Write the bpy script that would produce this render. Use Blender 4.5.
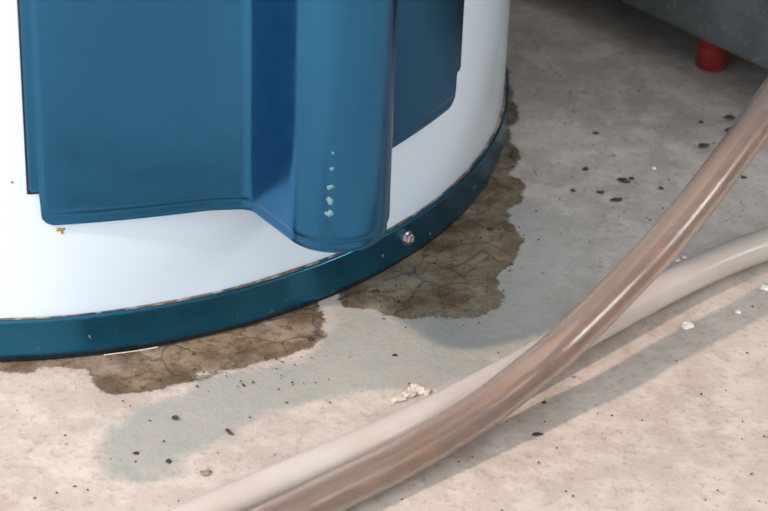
import bpy, bmesh, math, random
import numpy as np
from mathutils import Vector, Matrix

for o in list(bpy.data.objects):
    bpy.data.objects.remove(o)
S = bpy.context.scene
COL = S.collection
R = math.radians

# ------------------------------------------------------------------ camera
CAM = np.array([0.1977, -1.0956, 0.5442]); PITCH, ROLL, FPX = 0.5240, 0.0380, 2291.9
fw = np.array([0, math.cos(PITCH), -math.sin(PITCH)]); r0 = np.array([1.0, 0, 0]); u0 = np.cross(r0, fw)
rt = math.cos(ROLL)*r0 + math.sin(ROLL)*u0
up = -math.sin(ROLL)*r0 + math.cos(ROLL)*u0
cd = bpy.data.cameras.new('camera'); cam = bpy.data.objects.new('camera', cd); COL.objects.link(cam)
cam.matrix_world = Matrix(((rt[0], up[0], -fw[0], CAM[0]), (rt[1], up[1], -fw[1], CAM[1]), (rt[2], up[2], -fw[2], CAM[2]), (0, 0, 0, 1)))
cd.sensor_width = 36; cd.lens = FPX*36/768; cd.clip_start = 0.02; cd.clip_end = 50
cd.dof.use_dof = True; cd.dof.focus_distance = 1.02; cd.dof.aperture_fstop = 16
S.camera = cam

def onz(x, y, z=0.0):
    """point of the level plane at height z seen at a place in the photograph (used to measure the site)"""
    d = fw + (x-384)/FPX*rt - (y-255.5)/FPX*up
    t = (z-CAM[2])/d[2]; P = CAM + t*d
    return float(P[0]), float(P[1])

# ------------------------------------------------------------------ world, lights, exposure
W = bpy.data.worlds.new('room_light'); S.world = W; W.use_nodes = True
W.node_tree.nodes['Background'].inputs[0].default_value = (0.95, 0.97, 0.98, 1)
W.node_tree.nodes['Background'].inputs[1].default_value = 1.18

def area(name, loc, target, size, energy, color):
    l = bpy.data.lights.new(name, 'AREA'); l.shape = 'DISK'; l.size = size; l.energy = energy; l.color = color
    o = bpy.data.objects.new(name, l); COL.objects.link(o); o.location = loc
    o.rotation_euler = (Vector(target)-Vector(loc)).to_track_quat('-Z', 'Y').to_euler()
    return o
area('work_lamp', (-1.14, -1.02, 1.56), (0.2, -0.25, 0), 0.125, 38, (1.0, 0.73, 0.60))
area('added_cool_fill', (-0.50, -1.35, 0.40), (0.0, -0.25, 0.1), 0.45, 5.5, (0.74, 0.90, 1.0))  # cool fill added to brighten the tank's left side, no actual window
area('added_hose_glint', (1.40, -0.36, 0.62), (0.3, -0.25, 0), 0.30, 4.5, (0.92, 0.96, 1.0))  # weak side light added for the hose highlights, no actual doorway

S.view_settings.view_transform = 'Standard'; S.view_settings.look = 'None'
S.view_settings.gamma = 1; S.view_settings.use_curve_mapping = False
S.view_settings.exposure = 0.0

# ------------------------------------------------------------------ helpers
def link(name, mesh, mat=None, parent=None, smooth=True):
    o = bpy.data.objects.new(name, mesh); COL.objects.link(o)
    if mat: mesh.materials.append(mat)
    if parent: o.parent = parent
    if smooth:
        for p in mesh.polygons: p.use_smooth = True
    return o

def bmobj(name, bm, mat=None, parent=None, smooth=True):
    bmesh.ops.recalc_face_normals(bm, faces=bm.faces)
    me = bpy.data.meshes.new(name); bm.to_mesh(me); bm.free()
    return link(name, me, mat, parent, smooth)

def empty(name, loc=(0, 0, 0)):
    o = bpy.data.objects.new(name, None); COL.objects.link(o); o.location = loc; o.empty_display_size = 0.05
    return o

def tag(o, label, cat, group=None):
    o['label'] = label; o['category'] = cat
    if group: o['group'] = group
    return o

def autosmooth(o, deg=35):
    me = o.data
    bm = bmesh.new(); bm.from_mesh(me)
    for e in bm.edges:
        if len(e.link_faces) == 2 and e.calc_face_angle(0) > R(deg): e.smooth = False
    bm.to_mesh(me); bm.free()

def lathe(profile, n=192, closed=False):
    """profile: list of (r, z) turned about the z axis"""
    bm = bmesh.new(); rings = []
    for r, z in profile:
        if r < 1e-6: rings.append([bm.verts.new((0, 0, z))])
        else: rings.append([bm.verts.new((r*math.cos(2*math.pi*i/n), r*math.sin(2*math.pi*i/n), z)) for i in range(n)])
    pairs = list(zip(rings, rings[1:])) + ([(rings[-1], rings[0])] if closed else [])
    for a, b in pairs:
        for i in range(n):
            j = (i+1) % n
            if len(a) == 1 and len(b) == 1: continue
            if len(a) == 1: bm.faces.new((a[0], b[j], b[i]))
            elif len(b) == 1: bm.faces.new((a[i], a[j], b[0]))
            else: bm.faces.new((a[i], a[j], b[j], b[i]))
    return bm

# node helper -------------------------------------------------------
class NT:
    def __init__(s, name):
        s.m = bpy.data.materials.new(name); s.m.use_nodes = True; s.t = s.m.node_tree
        s.b = s.t.nodes['Principled BSDF']
    def n(s, typ, **kw):
        nd = s.t.nodes.new(typ)
        for k, v in kw.items():
            if k.startswith('_'): nd.inputs[k[1:]].default_value = v
            else: setattr(nd, k, v)
        return nd
    def l(s, a, b): s.t.links.new(a, b)
    def put(s, v, sock):
        if hasattr(v, 'is_linked'): s.l(v, sock)
        else: sock.default_value = v
    def noise(s, scale, detail=4, rough=0.5, vec=None, out='Fac'):
        nd = s.n('ShaderNodeTexNoise', _Scale=scale, _Detail=detail, _Roughness=rough)
        s.l(vec if vec is not None else s.coord(), nd.inputs['Vector']); return nd.outputs[out]
    def coord(s):
        if not hasattr(s, '_c'): s._c = s.n('ShaderNodeTexCoord').outputs['Object']
        return s._c
    def ramp(s, v, lo, hi, a=0.0, b=1.0):
        nd = s.n('ShaderNodeMapRange', interpolation_type='SMOOTHSTEP')
        s.l(v, nd.inputs[0])
        for k, x in zip((1, 2, 3, 4), (lo, hi, a, b)): nd.inputs[k].default_value = x
        return nd.outputs[0]
    def math(s, op, a, b=0.0):
        nd = s.n('ShaderNodeMath', operation=op); s.put(a, nd.inputs[0]); s.put(b, nd.inputs[1]); return nd.outputs[0]
    def mix(s, f, a, b, mode='MIX'):
        nd = s.n('ShaderNodeMix', data_type='RGBA', blend_type=mode)
        s.put(f, nd.inputs[0]); s.put(a, nd.inputs[6]); s.put(b, nd.inputs[7]); return nd.outputs[2]
    def attr(s, name): return s.n('ShaderNodeAttribute', attribute_name=name).outputs['Fac']
    def bump(s, h, dist, strength=1.0):
        nd = s.n('ShaderNodeBump', _Distance=dist, _Strength=strength); s.l(h, nd.inputs['Height'])
        s.l(nd.outputs[0], s.b.inputs['Normal']); return nd
    def set(s, **kw):
        for k, v in kw.items(): s.put(v, s.b.inputs[k.replace('_', ' ')])
        return s
def C(r, g, b): return (r, g, b, 1)

def paint(name, col, rough=0.3, metal=0.0, coat=0.0, var=0.06, scale=14):
    k = NT(name); c = k.mix(k.ramp(k.noise(scale, 5), .35, .65), C(*[x*(1-var) for x in col]), C(*[min(1, x*(1+var)) for x in col]))
    k.set(Base_Color=c, Metallic=metal, Coat_Weight=coat, Coat_Roughness=0.08)
    k.set(Roughness=k.ramp(k.noise(scale*6, 4), .3, .7, rough*.85, rough*1.2))
    return k

# teal enamel
k = paint('teal_enamel', (0.036, 0.182, 0.365), rough=0.21, metal=0.95, coat=0.0, var=0.03)
k.bump(k.noise(60, 3), 0.0002, 0.3); TEAL = k.m
# ring enamel: same paint, scuffed and dusty low down
k = NT('teal_ring_enamel')
sp = k.ramp(k.noise(260, 3, .6), .66, .72)
sep = k.n('ShaderNodeSeparateXYZ'); k.l(k.coord(), sep.inputs[0])
low = k.ramp(sep.outputs['Z'], 0.003, 0.016, 0.22, 0.04)
c = k.mix(k.ramp(k.noise(9, 5), .35, .65), C(.007, .105, .19), C(.010, .13, .235))
c = k.mix(k.math('MULTIPLY', sp, low), c, C(.35, .33, .28))
k.set(Base_Color=c, Metallic=0.75, Roughness=k.ramp(k.noise(40, 4), .3, .7, .22, .36), Coat_Weight=0.2, Coat_Roughness=.15)
k.bump(k.noise(120, 4), 0.0003, 0.35); RING = k.m
# white enamel
k = paint('white_enamel', (0.74, 0.87, 1.0), rough=0.22, coat=0.4, var=0.015, scale=8); WHITE = k.m
k = paint('black_rubber_gap_shade', (0.008, 0.008, 0.009), rough=0.6); BLACK = k.m
# rusty grime of the seam
k = NT('seam_grime'); a = k.ramp(k.noise(38, 4, .6), .42, .6); b = k.ramp(k.noise(170, 3), .5, .62)
c = k.mix(a, C(.03, .06, .08), C(.20, .12, .06)); c = k.mix(k.math('MULTIPLY', b, .6), c, C(.55, .47, .36))
k.set(Base_Color=c, Roughness=.8); k.bump(k.noise(400, 3), .0004); SEAM = k.m
k = paint('rust', (0.55, 0.27, 0.07), rough=0.8, var=.4, scale=300); RUST = k.m
k = paint('bare_chip', (0.14, 0.28, 0.31), rough=0.6, var=.25, scale=500); CHIP = k.m
k = paint('pale_scuff', (0.26, 0.34, 0.40), rough=0.5, var=.2, scale=500); SCUFF = k.m
# screw metal
k = NT('rusty_zinc'); c = k.mix(k.ramp(k.noise(420, 4), .48, .62), C(.66, .62, .66), C(.22, .13, .07))
k.set(Base_Color=c, Metallic=.9, Roughness=.32); k.bump(k.noise(600, 3), .0005); ZINC = k.m
# red foot
k = paint('red_plastic', (0.29, 0.020, 0.018), rough=0.5, var=.2, scale=80); RED = k.m
# grey dusty cabinet
k = NT('grey_cabinet'); c = k.mix(k.ramp(k.noise(22, 6, .6), .35, .7), C(.068, .078, .082), C(.112, .124, .126))
c = k.mix(k.ramp(k.noise(330, 3, .7), .60, .72), c, C(.22, .23, .23))
k.set(Base_Color=c, Roughness=.55); k.bump(k.noise(260, 4), .0006, .5); CAB = k.m
# grit
k = paint('dark_grit', (0.055, 0.038, 0.027), rough=0.95, var=.5, scale=300); GRIT = k.m
k = paint('grey_stone', (0.26, 0.25, 0.22), rough=0.9, var=.35, scale=300); GREY = k.m
k = paint('pale_crumb', (0.90, 0.87, 0.80), rough=0.85, var=.15, scale=300); PALE = k.m
k = paint('crumbled_concrete', (0.62, 0.56, 0.49), rough=0.9, var=.2, scale=300); FLAKE = k.m
k = paint('white_thread', (0.75, 0.75, 0.72), rough=0.7); THREAD = k.m
# hose wall: cloudy aged vinyl
def vinyl(name, cola, colb, trans):
    k = NT(name); c = k.mix(k.ramp(k.noise(22, 4, .6), .35, .68), C(*cola), C(*colb))
    k.set(Base_Color=c, Transmission_Weight=trans, IOR=1.30, Roughness=.20, Coat_Weight=.30, Coat_Roughness=.22)
    k.bump(k.noise(35, 3), .0006, .25); return k.m
VINYL = vinyl('cloudy_vinyl', (.84, .70, .61), (.90, .80, .72), .88)
VINYL2 = vinyl('cloudy_vinyl_clear', (.86, .79, .73), (.93, .89, .86), .50)
k = NT('brown_sediment'); c = k.mix(k.ramp(k.noise(48, 5, .6), .38, .62), C(.075, .036, .02), C(.27, .15, .08))
k.set(Base_Color=c, Roughness=.6); SEDI = k.m
k = NT('pale_bore'); c = k.mix(k.ramp(k.noise(38, 5, .6), .4, .65), C(.58, .49, .43), C(.74, .66, .60))
k.set(Base_Color=c, Roughness=.5); BORE = k.m

# ------------------------------------------------------------------ floor (setting)
def px(pts): return np.array([onz(x, y) for x, y in pts])
WET1 = px([(338, 300), (345, 307), (361, 307), (383, 313), (404, 318), (433, 316), (455, 319), (476, 318), (495, 308), (503, 296), (502, 280), (499, 271),
           (508, 263), (517, 255), (523, 238), (520, 231), (511, 220), (513, 208), (524, 194), (528, 184), (513, 172), (520, 157), (509, 127), (519, 116), (514, 93), (504, 60), (440, 60), (330, 200)])
WET2 = px([(-60, 330), (-60, 372), (0, 370), (26, 370), (52, 366), (86, 368), (91, 378), (109, 389), (130, 391), (161, 388), (182, 381), (240, 365), (279, 357),
           (310, 347), (324, 335), (327, 321), (320, 311), (322, 290), (200, 290), (0, 320)])
DAMP_AND_SHADE = px([(118, 484), (101, 478), (100, 457), (109, 431), (136, 404), (177, 393), (207, 372), (250, 366), (300, 358), (336, 320), (338, 290), (420, 230), (520, 200), (600, 220), (600, 300), (520, 350), (470, 378), (440, 386),
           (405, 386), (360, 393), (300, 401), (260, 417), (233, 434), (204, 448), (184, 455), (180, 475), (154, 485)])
CRACKS = [px([(528, 28), (541, 52), (553, 68), (566, 80), (573, 98)]), px([(530, 60), (541, 70), (553, 68)]),
          px([(575, 265), (592, 262), (610, 266)]), px([(400, 300), (430, 262), (470, 248), (505, 250)]), px([(395, 262), (440, 290), (480, 296), (500, 290)]),
          px([(360, 300), (402, 282), (420, 262), (425, 240)]), px([(470, 248), (480, 225), (478, 205), (500, 190)]), px([(425, 262), (452, 255), (474, 262), (470, 280), (440, 288)]),
          px([(120, 376), (170, 362), (230, 352), (300, 332)]), px([(175, 366), (200, 378), (240, 360)])]
SCUFFS = [px([(612, 122), (630, 119), (650, 118), (668, 112)]), px([(578, 153), (598, 151), (614, 150)]), px([(520, 385), (470, 405)]), px([(196, 372), (235, 368)])]

xs = np.concatenate([[-4, -2, -1, -.5, -.3, -.2], np.arange(-.12, .5, .0022), [.56, .64, .8, 1.2, 2.5, 4]])
ys = np.concatenate([[-4, -2.5, -1.4, -.8, -.6, -.5], np.arange(-.42, .24, .0022), [.3, .4, .6, 1.0, 2.2]])
X, Y = np.meshgrid(xs, ys); P = np.stack([X.ravel(), Y.ravel()], -1)
def segdist(P, a, b):
    ab = b-a; t = np.clip(((P-a)@ab)/(ab@ab+1e-12), 0, 1); return np.hypot(*(P-a-t[:, None]*ab).T)
def polysdf(P, poly):
    d = np.full(len(P), 1e9); ins = np.zeros(len(P), bool)
    for a, b in zip(poly, np.roll(poly, -1, 0)):
        d = np.minimum(d, segdist(P, a, b))
        cnd = (a[1] > P[:, 1]) != (b[1] > P[:, 1])
        ins ^= cnd & (P[:, 0] < (b[0]-a[0])*(P[:, 1]-a[1])/(b[1]-a[1]+1e-12)+a[0])
    return np.where(ins, d, -d)
def linesdf(P, lines):
    d = np.full(len(P), 1e9)
    for L in lines:
        for a, b in zip(L[:-1], L[1:]): d = np.minimum(d, segdist(P, a, b))
    return d
wet = np.maximum(polysdf(P, WET1), polysdf(P, WET2)); damp_shade = polysdf(P, DAMP_AND_SHADE)
crack = linesdf(P, CRACKS); scuff = linesdf(P, SCUFFS)
rng = np.random.RandomState(4)
Z = np.zeros(len(P))
for i in range(26):                                  # gentle trowelled unevenness
    f = rng.uniform(12, 160); a = rng.uniform(0, 2*math.pi)
    Z += 0.004/f*np.sin(f*(P[:, 0]*math.cos(a)+P[:, 1]*math.sin(a))+rng.uniform(0, 6.28))
for cx, cy, r_, dp in [(*onz(704, 144), .005, .0016), (*onz(624, 178), .004, .0012), (*onz(730, 116), .004, .0012), (*onz(728, 127), .004, .001), (*onz(617, 197), .004, .001)] + \
        [(rng.uniform(-.05, .42), rng.uniform(-.4, .15), rng.uniform(.0022, .004), rng.uniform(.0004, .001)) for _ in range(60)]:
    Z -= dp*np.exp(-((P[:, 0]-cx)**2+(P[:, 1]-cy)**2)/(r_*r_))
Z -= 0.0004*np.exp(-(crack/0.0022)**2)
rad = np.hypot(P[:, 0], P[:, 1])
Z = np.where(np.abs(P[:, 0]) > .48, 0, Z) - 0.0012
nx, ny = len(xs), len(ys)
idx = np.arange(nx*ny).reshape(ny, nx)
F = np.stack([idx[:-1, :-1], idx[:-1, 1:], idx[1:, 1:], idx[1:, :-1]], -1).reshape(-1, 4)
me = bpy.data.meshes.new('floor'); me.from_pydata(np.column_stack([P, Z]).tolist(), [], F.tolist())
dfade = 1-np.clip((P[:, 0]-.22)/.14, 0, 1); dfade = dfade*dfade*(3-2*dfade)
for nm, v in (('dfade', dfade), ('wet', wet), ('damp_shade', damp_shade), ('crack', crack), ('scuff', scuff)):
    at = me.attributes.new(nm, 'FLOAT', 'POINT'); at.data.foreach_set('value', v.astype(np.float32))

k = NT('old_concrete')
n1 = k.noise(7, 6, .6); n2 = k.noise(55, 6, .65); n3 = k.noise(320, 3, .6); n4 = k.noise(28, 5, .6)
base = k.mix(k.ramp(n1, .32, .68), C(.40, .345, .305), C(.53, .475, .43))
base = k.mix(k.ramp(n2, .42, .62, 0, .6), base, C(.62, .57, .52))
base = k.mix(k.ramp(n4, .52, .68, 0, .32), base, C(.30, .27, .225))
base = k.mix(k.ramp(n3, .54, .68, 0, .32), base, C(.20, .17, .14))
wob = k.math('ADD', k.math('MULTIPLY', k.math('SUBTRACT', k.noise(60, 5, .65), .5), .014), k.math('MULTIPLY', k.math('SUBTRACT', n3, .5), .003))
# drying patch: grey-green tint, spread right to paint the floor's shade as well
dm = k.ramp(k.math('ADD', k.attr('damp_shade'), k.math('MULTIPLY', wob, 1.6)), -.004, .006)
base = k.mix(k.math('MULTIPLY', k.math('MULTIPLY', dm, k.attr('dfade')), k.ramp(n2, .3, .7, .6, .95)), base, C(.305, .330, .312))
# wet patch
wd = k.math('ADD', k.attr('wet'), wob)
wm = k.ramp(wd, -.0008, .0012)
edge = k.math('MULTIPLY', k.ramp(wd, -.001, .001), k.ramp(wd, .0015, .008, 1, 0))
wcol = k.mix(k.ramp(n2, .35, .65), C(.10, .068, .034), C(.25, .19, .115))
wcol = k.mix(k.ramp(n4, .45, .68, 0, .7), wcol, C(.27, .215, .145))
wcol = k.mix(k.ramp(n3, .5, .66, 0, .6), wcol, C(.055, .04, .025))
wcol = k.mix(k.math('MULTIPLY', edge, .35), wcol, C(.10, .085, .065))
base = k.mix(k.math('MULTIPLY', wm, k.ramp(k.noise(30, 5, .65), .36, .5, .72, .96)), base, wcol)
# fine crazing, strong where wet
dis = k.n('ShaderNodeVectorMath', operation='MULTIPLY_ADD'); nn = k.n('ShaderNodeTexNoise', _Scale=45, _Detail=4); k.l(k.coord(), nn.inputs['Vector'])
k.l(nn.outputs['Color'], dis.inputs[0]); dis.inputs[1].default_value = (.022, .022, .0); k.l(k.coord(), dis.inputs[2])
vo = k.n('ShaderNodeTexVoronoi', feature='DISTANCE_TO_EDGE', _Scale=52); k.l(dis.outputs[0], vo.inputs['Vector'])
cz = k.math('MULTIPLY', k.ramp(vo.outputs['Distance'], .0, .045, 1, 0), k.ramp(k.noise(12, 3), .42, .6))
czm = k.math('MULTIPLY', cz, k.math('ADD', k.math('MULTIPLY', wm, .42), .05))
cr = k.ramp(k.math('ADD', k.attr('crack'), k.math('MULTIPLY', k.math('ABSOLUTE', wob), .25)), .0001, .0018, 1, 0)
crm = k.math('MULTIPLY', cr, k.ramp(k.noise(70, 3), .38, .6, .05, .5))
base = k.mix(czm, base, C(.045, .032, .022)); base = k.mix(crm, base, C(.05, .038, .028))
sc = k.math('MULTIPLY', k.ramp(k.attr('scuff'), .0005, .0035, 1, 0), k.ramp(k.noise(120, 4, .7), .45, .62, 0, .7))
base = k.mix(sc, base, C(.62, .60, .56))
# dark pin holes
v2 = k.n('ShaderNodeTexVoronoi', feature='F1', _Scale=95); k.l(k.coord(), v2.inputs['Vector'])
pm = k.math('MULTIPLY', k.ramp(v2.outputs['Distance'], .04, .14, 1, 0), k.ramp(k.noise(19, 2), .50, .60))
pc = k.n('ShaderNodeSeparateColor'); k.l(v2.outputs['Color'], pc.inputs[0])
pm = k.math('MULTIPLY', pm, k.ramp(pc.outputs[0], .80, .84))
base = k.mix(k.math('MULTIPLY', pm, .6), base, C(.14, .11, .085))
k.set(Base_Color=base, Roughness=k.math('SUBTRACT', .88, k.math('MULTIPLY', wm, .30)), Specular_IOR_Level=.35)
h = k.math('ADD', k.math('MULTIPLY', n2, .7), k.math('MULTIPLY', n3, .35))
h = k.math('SUBTRACT', h, k.math('ADD', k.math('MULTIPLY', pm, .5), k.math('MULTIPLY', czm, .6)))
k.bump(h, .0016, .75)
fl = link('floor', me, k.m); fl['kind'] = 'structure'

# walls of the cellar, behind and to the right, out of frame
k = NT('cellar_wall'); c = k.mix(k.ramp(k.noise(3, 6), .35, .65), C(.40, .37, .34), C(.50, .47, .43)); k.set(Base_Color=c, Roughness=.9); k.bump(k.noise(20, 5), .006, .5)
def wall(name, lo, hi):
    bm = bmesh.new(); bmesh.ops.create_cube(bm, size=1)
    for v in bm.verts: v.co = [lo[i] if v.co[i] < 0 else hi[i] for i in range(3)]
    o = bmobj(name, bm, k.m, smooth=False); o['kind'] = 'structure'
wall('wall_back', (-4, 1.15, -.01), (4, 1.27, 2.4)); wall('wall_right', (1.6, -4, -.01), (1.72, 1.15, 2.4))

# ------------------------------------------------------------------ water heater
WH = empty('water_heater')
tag(WH, 'white cylindrical water heater with teal access cover and teal base ring', 'water heater')
RT = 0.2575
prof = [(RT-.004, .003), (RT, .004), (RT, 1.22), (RT-.004, 1.245), (RT-.02, 1.26), (.12, 1.285), (0, 1.29)]
o = bmobj('tank_shell', lathe(prof, 256), WHITE, WH); autosmooth(o)
o = bmobj('gap_shade_base', lathe([(0, -.0012), (.2590, -.0012), (.2595, -.0006), (.2595, .0009), (.2560, .0012), (.2560, .004), (0, .004)], 192), BLACK, WH); autosmooth(o)  # black disc put in to draw the dark gap shadow under the ring
# ring: a rolled steel band with a lip top and bottom
ring = [(RT-.0004, .0190), (.2586, .0197), (.2598, .0194), (.2602, .0186), (.2598, .0176), (.2599, .0050), (.2604, .0030), (.2602, .0014), (.2592, .0009), (RT-.0004, .0011)]
RG = bmobj('base_ring', lathe(ring, 256, closed=True), RING, WH); autosmooth(RG, 60)
# wobbling bead of grime in the joint above the ring
bm = bmesh.new(); n = 420; loops = []
rs = random.Random(3); amp = [0.5+0.5*math.sin(i*.11)+.5*math.sin(i*.37+1)+rs.uniform(-.3, .3) for i in range(n)]
for i in range(n):
    a = 2*math.pi*i/n; s = max(.35, .55+.35*amp[i]) * 0.00075
    loops.append([bm.verts.new(((RT+.0006+s*math.cos(t))*math.cos(a), (RT+.0006+s*math.cos(t))*math.sin(a), .0197+s*math.sin(t))) for t in [j*math.pi/3 for j in range(6)]])
for i in range(n):
    for j in range(6): bm.faces.new((loops[i][j], loops[(i+1) % n][j], loops[(i+1) % n][(j+1) % 6], loops[i][(j+1) % 6]))
bmobj('seam_grime', bm, SEAM, WH)

# access cover ------------------------------------------------------
AC = R(36.8); ER, ET = np.array([math.sin(AC), -math.cos(AC)]), np.array([math.cos(AC), math.sin(AC)])   # radial, tangential
def uv2xy(u, v): return v*ER + u*ET
def az2uv(deg, r): a = R(deg)-AC; return (r*math.sin(a), r*math.cos(a))
left = [az2uv(a, r) for a, r in ((10.7, .2600), (13, .2604), (17, .2611), (21, .2622), (25, .2640), (28.6, .2662))]
BR, VC, US = .0232, .3015, -.0055
def dense(p, step=.0018):
    out = [p[0]]
    for a, b in zip(p, p[1:]):
        n = max(1, int(math.dist(a, b)/step))
        for i in range(1, n+1): out.append((a[0]+(b[0]-a[0])*i/n, a[1]+(b[1]-a[1])*i/n))
    return out
def smoothp(p, it=3):
    p = [tuple(q) for q in p]
    for _ in range(it):
        p = [p[0]] + [((p[i-1][0]+2*p[i][0]+p[i+1][0])/4, (p[i-1][1]+2*p[i][1]+p[i+1][1])/4) for i in range(1, len(p)-1)] + [p[-1]]
    return p
fr = .0050; jv = .2672
fil = [(US-BR-fr+fr*math.sin(t), jv+fr-fr*math.cos(t)) for t in [i*math.pi/2/8 for i in range(9)]]
arc = [(US-BR*math.cos(t), VC+BR*math.sin(t)) for t in [i*math.pi/40 for i in range(41)]]
lp = smoothp(dense(left + [(US-BR-fr-.001, jv)]), 6)
half = smoothp(dense(lp + fil[1:], .0012), 8)
mir = [(2*US-u, v) for u, v in reversed(half)]
nf = len(fil)                                        # right-hand plate runs on a little further than the left one
mir = mir[:nf-1] + dense([mir[nf-2], (mir[nf-1][0]+.011, mir[nf-1][1])])[1:] + [(u+.011, v) for u, v in mir[nf:]]
prof = half + dense([fil[-1], arc[0]])[1:] + arc[1:] + dense([arc[-1], (US+BR, jv+fr)])[1:] + mir[1:]
pr = [prof[0]]
for q in prof[1:]:
    if math.dist(q, pr[-1]) > .0003: pr.append(q)
# fine columns near the side edges
def refine(p, end):
    out = []; s = 0
    for a, b in zip(p, p[1:]):
        out.append(a); d = math.dist(a, b)
        if s < .016:
            m = max(1, int(d/.0006)); out += [(a[0]+(b[0]-a[0])*i/m, a[1]+(b[1]-a[1])*i/m) for i in range(1, m)]
        s += d
    return out + [p[-1]]
pr = refine(pr, 0); pr = refine(pr[::-1], 0)[::-1]
pr = np.array(pr); sl = np.concatenate([[0], np.cumsum(np.hypot(*np.diff(pr, axis=0).T))]); L = sl[-1]
tg = np.gradient(pr, axis=0); tg /= np.hypot(*tg.T)[:, None]; nm = np.stack([-tg[:, 1], tg[:, 0]], -1)
ZB, ZT = .0655, .66
def bottom(s):
    e = min(s, L-s)
    if e < .0042: return .0815 + .0004 - .0012*math.exp(-e/.0012) if e > .0012 else .0815+.0012
    c = .0042+.0065
    if e < c: return ZB + .0065*(1-math.sqrt(max(0, 1-((c-e)/.0065)**2)))
    return ZB
def smst(x, a, b):
    t = min(1, max(0, (x-a)/(b-a))); return t*t*(3-2*t)
rows = [0, .0005, .0012, .002, .003, .004, .0048, .0054, .006, .0066, .0074, .009, .012, .018, .03, .05, .08, .12, .18, .3, .45, .5945]
bm = bmesh.new(); G = []
for i, (p, s) in enumerate(zip(pr, sl)):
    b = bottom(s); colv = []
    for rz in rows:
        z = b + rz*(ZT-b)/.5945
        e = min(s+.0005, L-s+.0005, rz if rz > 0 else 0)
        off = -.0009*(1-smst(e, .0050, .0070)) - .0004*(1-smst(e, 0, .0012))
        q = p + nm[i]*off
        x, y = uv2xy(*q); colv.append(bm.verts.new((x, y, z)))
    G.append(colv)
for a, b in zip(G, G[1:]):
    for j in range(len(rows)-1): bm.faces.new((a[j], b[j], b[j+1], a[j+1]))
COV = bmobj('access_cover', bm, TEAL, WH)
bmn = COV.data.polygons[len(COV.data.polygons)//2].normal
cc = COV.data.polygons[len(COV.data.polygons)//2].center
if bmn.dot(Vector((cc.x, cc.y, 0))-Vector((*uv2xy(US, .27), 0))) < 0: COV.data.flip_normals()
so = COV.modifiers.new('thickness', 'SOLIDIFY'); so.thickness = .0010; so.offset = -1

# black sealing strips showing along the cover's two upright edges
for side in (0, 1):
    bm = bmesh.new(); a0, a1 = ((10.52, 12.0) if side == 0 else (61.6, 63.1))
    vs = []
    for z in (.0805, .0815, .66):
        row = []
        for a, r_ in ((a0 if side == 0 else a1, RT+.0002), (a0 if side == 0 else a1, RT+.0004), (a1 if side == 0 else a0, RT+.0004), (a1 if side == 0 else a0, RT+.0002)):
            row.append(bm.verts.new((r_*math.sin(R(a)), -r_*math.cos(R(a)), z)))
        vs.append(row)
    for p, q in zip(vs, vs[1:]):
        for j in range(4): bm.faces.new((p[j], p[(j+1) % 4], q[(j+1) % 4], q[j]))
    bm.faces.new(vs[0]); bm.faces.new(vs[-1])
    o = bmobj('seal_strip', bm, BLACK, WH, smooth=False); o['label'] = 'thin black strip along the cover edge'

def blob(name, mat, parent, P, N, sx, sy, th, rot=0, seed=0, n=11, rough=.35, updir=(0, 0, 1)):
    """small irregular flake lying on a surface at P with normal N"""
    rs = random.Random(seed); N = Vector(N).normalized(); U = Vector(updir).cross(N).normalized(); V = N.cross(U)
    U, V = U*math.cos(rot)+V*math.sin(rot), V*math.cos(rot)-U*math.sin(rot)
    bm = bmesh.new(); P = Vector(P)
    rim = []; top = []
    for i in range(n):
        t = 2*math.pi*i/n; k_ = 1+rs.uniform(-rough, rough)
        d = U*(sx*k_*math.cos(t))+V*(sy*k_*math.sin(t))
        rim.append(bm.verts.new(P+d-N*.0003)); top.append(bm.verts.new(P+d*.72+N*th*rs.uniform(.7, 1.1)))
    c0 = bm.verts.new(P+N*th*1.1)
    for i in range(n):
        j = (i+1) % n; bm.faces.new((rim[i], rim[j], top[j], top[i])); bm.faces.new((top[i], top[j], c0))
    return bmobj(name, bm, mat, parent)

def cylhit(x, y, Rr, cx=0, cy=0):
    d = fw + (x-384)/FPX*rt - (y-255.5)/FPX*up; o = CAM-np.array([cx, cy, 0])
    A = d[0]**2+d[1]**2; B = o[0]*d[0]+o[1]*d[1]; Cc = o[0]**2+o[1]**2-Rr*Rr
    t = (-B-math.sqrt(B*B-A*Cc))/A; Pn = o+t*d
    return Vector((Pn[0]+cx, Pn[1]+cy, Pn[2])), Vector((Pn[0], Pn[1], 0)).normalized()
bx, by = uv2xy(US, VC)
for i, (x, y, sx, sy, ro) in enumerate([(333, 153, .0006, .0006, 0), (332, 169, .0010, .0009, 0), (331.5, 187, .0016, .0009, .2), (329, 187.5, .0008, .0014, .1), (330, 201, .0019, .0019, 0),
                                        (329.5, 214, .0017, .0020, .5), (329, 235.5, .0021, .0005, 0)]):
    P_, N_ = cylhit(x, y, BR-(.0012 if y > 230 else 0), bx, by)
    o = blob('bare_chip', CHIP if i < 6 else SCUFF, COV, P_, N_, sx, sy, .0003, ro, seed=i, rough=.4)
o['label'] = 'pale worn nick on the fold at the foot of the channel'
# rust marks on the shell and seam
for i, (x, y, sx, sy) in enumerate([(60, 229.5, .0022, .0009), (62, 232, .0006, .0010), (12, 182, .0006, .0006), (168, 304.5, .0011, .0011), (165, 306.5, .0006, .0012), (30, 319.3, .009, .0005), (6, 320.2, .007, .0004), (172, 303.5, .0013, .0004)]):
    P_, N_ = cylhit(x, y, RT)
    blob('rust_spot', RUST, WH, P_, N_, sx, sy, .0005 if y < 300 else .0017, 0, seed=20+i)
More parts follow.
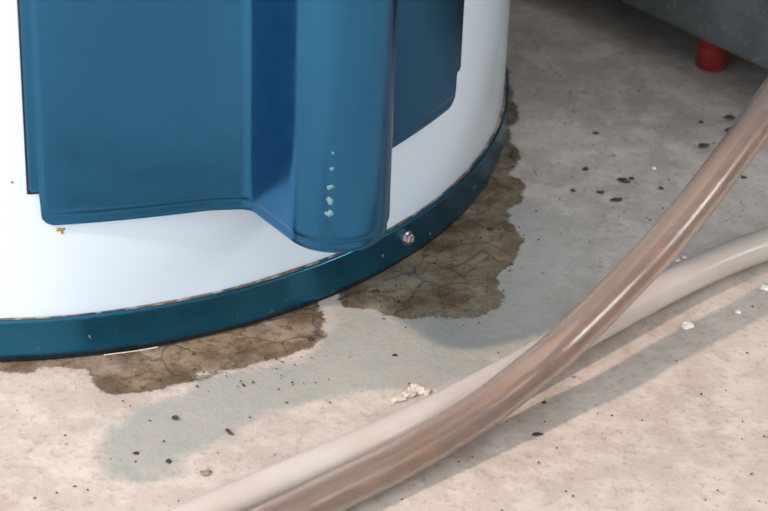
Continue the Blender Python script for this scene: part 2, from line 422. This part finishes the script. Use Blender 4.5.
# scratches on the ring
for i, (x, y, sx, sy, ro) in enumerate([(365, 275.8, .0062, .00035, .04), (345, 284, .0075, .00035, .0), (430, 234, .0012, .0003, .2), (383, 256, .0004, .0010, .3), (90, 337, .0003, .0014, .4), (475, 187, .0006, .0004, 0)]):
    P_, N_ = cylhit(x, y, .2600)
    blob('scratch', SCUFF, RG, P_, N_, sx, sy, .00012, ro, seed=40+i, n=12, rough=.25)
# hexagon-head sheet-metal screw with washer flange and cross recess
P_, N_ = cylhit(407.5, 238, .2600)
bm = bmesh.new()
def disk(r_in, z, n, sq=0): return [bm.verts.new((r_in*math.cos(2*math.pi*i/n+sq), r_in*math.sin(2*math.pi*i/n+sq), z)) for i in range(n)]
ls = [disk(.0036, 0, 24), disk(.0036, .0005, 24), disk(.0031, .0009, 24)]
for a, b in zip(ls, ls[1:]):
    for i in range(24): bm.faces.new((a[i], a[(i+1) % 24], b[(i+1) % 24], b[i]))
bm.faces.new(ls[-1])
hx = [[bm.verts.new((r_*math.cos(math.pi/3*i+.3), r_*math.sin(math.pi/3*i+.3), z)) for i in range(6)] for r_, z in ((.0027, .0009), (.0027, .0023), (.0023, .0028), (.0013, .0028), (.0008, .0018))]
for a, b in zip(hx, hx[1:]):
    for i in range(6): bm.faces.new((a[i], a[(i+1) % 6], b[(i+1) % 6], b[i]))
bm.faces.new(hx[-1])
me_ = N_.to_track_quat('Z', 'Y').to_matrix().to_4x4(); me_.translation = P_ - N_*.0002
bmesh.ops.transform(bm, matrix=me_, verts=bm.verts)
o = bmobj('screw', bm, ZINC, RG, smooth=False); o['label'] = 'rusty silver hexagon-head screw'

# ------------------------------------------------------------------ hoses
def catmull(pts, n=14):
    pts = [Vector(p) for p in pts]; pts = [pts[0]*2-pts[1]] + pts + [pts[-1]*2-pts[-2]]; out = []
    for i in range(1, len(pts)-2):
        a, b, c, d = pts[i-1:i+3]
        for j in range(n):
            t = j/n; out.append(.5*((2*b)+(c-a)*t+(2*a-5*b+4*c-d)*t*t+(3*b-a-3*c+d)*t**3))
    return out + [pts[-2]]
def tube_rings(bm, path, r, n=28, wob=0.0, shift=0.0):
    ring_, T0 = [], None
    for i, p in enumerate(path):
        t = (path[min(i+1, len(path)-1)]-path[max(i-1, 0)]).normalized()
        s = t.cross(Vector((0, 0, 1))).normalized(); b = s.cross(t).normalized()
        rr = r*(1+wob*math.sin(i*.23)+wob*.6*math.sin(i*.61+1))
        q = p-Vector((0, 0, shift))
        ring_.append([bm.verts.new(q+s*(rr*math.cos(2*math.pi*j/n))+b*(rr*math.sin(2*math.pi*j/n))) for j in range(n)])
    return ring_
def skin(bm, A, closed_ends=False):
    n = len(A[0])
    for a, b in zip(A, A[1:]):
        for j in range(n): bm.faces.new((a[j], a[(j+1) % n], b[(j+1) % n], b[j]))
    if closed_ends: bm.faces.new(A[0]); bm.faces.new(A[-1][::-1])
def hose(pts, r, label, cat, mat, core_mat, core_r, core_name, core_label):
    path = catmull(pts); root = empty('hose', path[0]); M0 = -Vector(path[0])
    path = [p+M0 for p in path]
    bm = bmesh.new(); O = tube_rings(bm, path, r, 32, .006); I = tube_rings(bm, path, r*.79, 32)
    skin(bm, O); skin(bm, [x[::-1] for x in I])
    for e in (0, -1):
        for j in range(32): bm.faces.new((O[e][j], O[e][(j+1) % 32], I[e][(j+1) % 32], I[e][j]))
    bmobj('hose_wall', bm, mat, root)
    bm = bmesh.new(); A_ = []
    for i, p in enumerate(path):                       # half-filled bore: flat-topped channel of residue
        t = (path[min(i+1, len(path)-1)]-path[max(i-1, 0)]).normalized(); s_ = t.cross(Vector((0, 0, 1))).normalized(); b_ = s_.cross(t).normalized()
        hgt = core_r + .09*math.sin(i*.11) + .04*math.sin(i*.31+2); rr = r*.765
        a0 = math.asin(max(-1, min(1, hgt))); A_.append([bm.verts.new(p+s_*(rr*math.cos(a))+b_*(rr*math.sin(a))) for a in [.55+math.pi-a0+j*(math.pi+2*a0)/19 for j in range(20)]])
    skin(bm, A_, True)
    o = bmobj(core_name, bm, core_mat, root); o['label'] = core_label
    tag(root, label, cat); return root
HR = .0077
def h3(x, y, h):
    q = onz(x, y, h); return (q[0], q[1], h)
H1 = .0084
lowpt = [h3(100, 598, H1), h3(200, 555, H1), h3(285, 517, H1), h3(340, 490, H1), h3(399, 461, .0090), h3(445, 434, .0115), h3(488, 406, .0150), h3(525, 377, .0195), h3(560, 348, .0250), h3(612, 297, .034), h3(665, 241, .047), h3(718, 175, .064), h3(768, 107, .085), h3(815, 40, .108), h3(855, -30, .132)]
hose(lowpt + [(.440, -.130, .150), (.500, -.135, .160), (.580, -.165, .145), (.66, -.19, .115), (.76, -.24, .06), (.86, -.31, .016), (.98, -.38, H1), (1.12, -.45, H1)],
     H1, 'cloudy brown vinyl hose rising to the right over the other hose', 'hose', VINYL, SEDI, -.14, 'sediment', 'brown sediment inside the hose')
h2 = [h3(40, 588, HR), h3(110, 557, HR), h3(180, 526, HR), h3(290, 478, HR), h3(400, 430, HR), h3(460, 400, HR), h3(521, 367, HR), h3(593, 327, HR), h3(693, 274, HR), h3(768, 243.5, HR), h3(860, 212, HR)]
hose(h2 + [(.52, -.075, HR), (.66, -.06, HR), (.85, -.10, HR), (1.1, -.2, HR)],
     HR, 'paler cloudy vinyl hose lying flat on floor beneath the brown one', 'hose', VINYL2, BORE, -.35, 'inner_bore', 'pale dull lining seen through the hose')

# ------------------------------------------------------------------ grey cabinet on a red foot
CB = empty('cabinet', (.45, .12, 0)); tag(CB, 'dark grey metal appliance cabinet standing off the floor at upper right', 'cabinet')
ed = np.array([.651, -.759]); nn_ = np.array([.759, .651]); p0 = np.array([.365, .044]); CZ = .030
def cbx(a, b, z): q = p0+ed*a+nn_*b; return Vector((q[0]-.45, q[1]-.12, z))
def box(a0, a1, b0, b1, z0, z1, name, mat, parent, bev=.0015):
    bm = bmesh.new(); v = [bm.verts.new(cbx(a, b, z)) for z in (z0, z1) for a, b in ((a0, b0), (a1, b0), (a1, b1), (a0, b1))]
    for f in ((0, 1, 2, 3), (4, 5, 6, 7), (0, 1, 5, 4), (1, 2, 6, 5), (2, 3, 7, 6), (3, 0, 4, 7)): bm.faces.new([v[i] for i in f])
    if bev: bmesh.ops.bevel(bm, geom=bm.edges[:], offset=bev, segments=2, affect='EDGES', profile=.5)
    return bmobj(name, bm, mat, parent, smooth=False)
box(-.6, .12, 0, .012, CZ, .95, 'front_panel', CAB, CB)
box(-.6, .12, .0125, .55, CZ+.004, .95, 'body', CAB, CB, 0.001)
# turned-under flange of the front panel
box(-.598, .118, .0005, .026, CZ-.0008, CZ+.0006, 'bottom_flange', CAB, CB, 0)
for a, b in ((-.0137, .0270), (-.56, .0270), (-.0137, .50), (-.56, .50)):
    bm = lathe([(0, 0), (.0078, 0), (.0086, .0012), (.0086, .013), (.0080, .0138), (.0080, .0150), (.0086, .0158), (.0086, .022), (.0060, .0235), (.0060, CZ-.0008+.002), (0, CZ-.0008+.002)], 32)
    q = cbx(a, b, 0); bmesh.ops.translate(bm, verts=bm.verts, vec=q)
    o = bmobj('foot', bm, RED, CB); autosmooth(o); o['label'] = 'round red levelling foot'

# ------------------------------------------------------------------ crumbs and grit
def crumb(name, x, y, a, b, h, mat, rot, seed, label, cat, group=None):
    X0, Y0 = onz(x, y); rs = random.Random(seed)
    bm = bmesh.new(); bmesh.ops.create_icosphere(bm, subdivisions=2, radius=1)
    for v in bm.verts:
        k_ = 1+rs.uniform(-.38, .22); c_ = v.co*k_
        v.co = Vector((c_.x*a, c_.y*b, max(-.2, c_.z)*h))
        v.co.rotate(Matrix.Rotation(rot, 3, 'Z'))
    o = bmobj(name, bm, mat, None, smooth=False); o.location = (X0, Y0, h*.15-.001)
    return tag(o, label, cat, group)
crumb('stone_chip', 687, 325, .0030, .0022, .0019, PALE, .3, 1, 'largest white chip, on grey shadow band below the hoses', 'stone chip')
crumb('stone_chip', 738, 311, .0016, .0011, .0010, PALE, 0, 2, 'tiny white chip to the right of the largest white chip', 'stone chip')
crumb('stone_chip', 765, 287, .0026, .0020, .0016, PALE, 0, 3, 'white chip at the right picture edge under the lower hose', 'stone chip')
crumb('stone_chip', 678, 259, .0013, .0012, .0010, PALE, 0, 4, 'left one of two tiny white specks between the diverging hoses', 'stone chip')
crumb('stone_chip', 684.5, 256, .0013, .0011, .0010, PALE, 0, 5, 'right one of two tiny white specks between the diverging hoses', 'stone chip')
crumb('stone_chip', 654, 167, .0012, .0011, .0009, PALE, 0, 6, 'tiny white speck alone on grey floor left of rising hose', 'stone chip')
crumb('stone_chip', 500, 409, .001, .001, .0008, PALE, 0, 7, 'tiny pale speck on the shadow band close below the brown hose', 'stone chip')
for i, (x, y, a, b, h, ro, lb) in enumerate([(399, 397, .0046, .0024, .0016, .5, 'lowest left flake of the pale crumbled concrete beside the hose'), (409, 394, .0034, .0026, .0020, .2, 'middle flake of the pale crumbled concrete beside the hose'),
                                             (416, 388, .0038, .0028, .0022, -.3, 'large upper flake of the pale crumbled concrete beside the hose'), (424, 390, .0028, .0026, .0018, .9, 'rightmost flake of the pale crumbled concrete beside the hose')]):
    crumb('concrete_flake', x, y, a, b, h, FLAKE, ro, 30+i, lb, 'concrete flake', 'crumbled concrete flakes by the hose')
dark = [(206, 472, .0026, .0022, .0016, .2, GREY, 'round grey pebble on pink floor above the lower left hose end'), (229, 430, .0030, .0009, .0010, -1.0, GRIT, 'thin dark sliver lying aslant on the bluish drying patch'),
        (537, 433, .0026, .0011, .0010, .1, GRIT, 'dark oval crumb on pink floor just below the shadow band'), (704, 144, .0034, .0018, .0010, .2, GRIT, 'largest dark clod, close left of the rising hose'),
        (624, 179, .0036, .0016, .0013, -.5, GRIT, 'long dark clod in the middle of the grey floor'), (632, 177, .0013, .0012, .001, 0, GRIT, 'black speck touching the long dark clod'),
        (596, 132, .0016, .0013, .001, 0, GRIT, 'dark speck nearest below the pale scuff on grey floor'), (586, 168, .0020, .0016, .0012, 0, GRIT, 'dark round speck on grey floor left of the long clod'),
        (601, 191, .0018, .0013, .001, 0, GRIT, 'dark speck lower left of the long dark clod'), (661, 187, .0016, .0013, .001, 0, GRIT, 'dark speck between the long clod and the rising hose'),
        (617, 198, .0030, .0016, .0008, .2, GRIT, 'flat brown smear of dirt just below the long dark clod'), (573, 189, .0016, .0011, .0009, 0, GRIT, 'leftmost dark speck of the cluster on grey floor'),
        (730, 116, .0034, .0015, .0012, -.2, GRIT, 'dark crumb beside the rising hose below the red foot'), (728, 128, .0030, .0012, .001, 1.0, GRIT, 'narrow dark crumb tucked against the rising hose'),
        (701, 121, .0014, .0012, .001, 0, GRIT, 'dark speck above the largest clod'), (744, 176, .0018, .0014, .001, 0, GRIT, 'dark speck on the floor to the right of the rising hose'),
        (395, 354, .0012, .001, .001, 0, GRIT, 'dark speck on grey floor in front of the larger wet stain'), (311, 338, .0016, .0015, .0012, 0, GRIT, 'dark speck at the right tip of the front wet stain'),
        (484, 401+20, .0011, .001, .0008, 0, GRIT, 'dark speck on the shadow band below the brown hose'), (544, 401, .0013, .0008, .0008, .2, GRIT, 'small dark fleck at the edge of the shadow band'),
        (175, 416, .0014, .0012, .001, 0, GRIT, 'dark speck at the top of the bluish drying patch'), (136, 452, .0013, .001, .001, 0, GRIT, 'dark speck in the middle of the bluish drying patch'),
        (169, 460, .0013, .0012, .001, 0, GRIT, 'dark speck at the lower right of the bluish drying patch'), (490, 228, .0016, .0014, .0012, 0, GRIT, 'black speck on the wet stain beside the base ring'),
        (375, 290, .0024, .0010, .001, .2, GRIT, 'reddish dark crumb on the wet stain below the scratched ring')]
for i, (x, y, a, b, h, ro, mt, lb) in enumerate(dark):
    crumb('pebble' if mt is GREY else 'dirt_crumb', x, y, a, b, h, mt, ro, 60+i, lb, 'pebble' if mt is GREY else 'dirt crumb', None if mt is GREY else 'dark dirt crumbs on the concrete')
# uncountable fine grit
rs = random.Random(11); bm = bmesh.new()
spots = [(rs.uniform(515, 750), rs.uniform(80, 240)) for _ in range(90)] + [(rs.uniform(345, 515), rs.uniform(220, 315)) for _ in range(110)] + \
        [(rs.uniform(60, 320), rs.uniform(352, 388)) for _ in range(50)] + [(rs.uniform(0, 768), rs.uniform(300, 511)) for _ in range(110)]
for x, y in spots:
    X0, Y0 = onz(x, y)
    if math.hypot(X0, Y0) < .2625: continue
    s = rs.uniform(.00028, .0006); el = rs.uniform(.6, 1.4); ro = rs.uniform(0, 3.14)
    v = bmesh.ops.create_icosphere(bm, subdivisions=1, radius=s)['verts']
    M = Matrix.Translation((X0, Y0, -.0007)) @ Matrix.Rotation(ro, 4, 'Z') @ Matrix.Diagonal((el, 1/el, .6, 1))
    bmesh.ops.transform(bm, matrix=M, verts=v)
o = bmobj('fine_grit', bm, GRIT, None, False); o['kind'] = 'stuff'; tag(o, 'fine dark grit sprinkled over the concrete floor', 'grit')
# white thread lying along the foot of the ring
pts = []
for x, y in ((104, 355), (118, 353.2), (133, 351.3), (148, 348.8), (158, 346.8)):
    q = onz(x, y, .0004); pts.append((q[0], q[1], .0004))
bm = bmesh.new(); skin(bm, tube_rings(bm, catmull(pts, 6), .00022, 8), True)
tag(bmobj('thread', bm, THREAD), 'thin white thread lying along the foot of the teal base ring', 'thread')
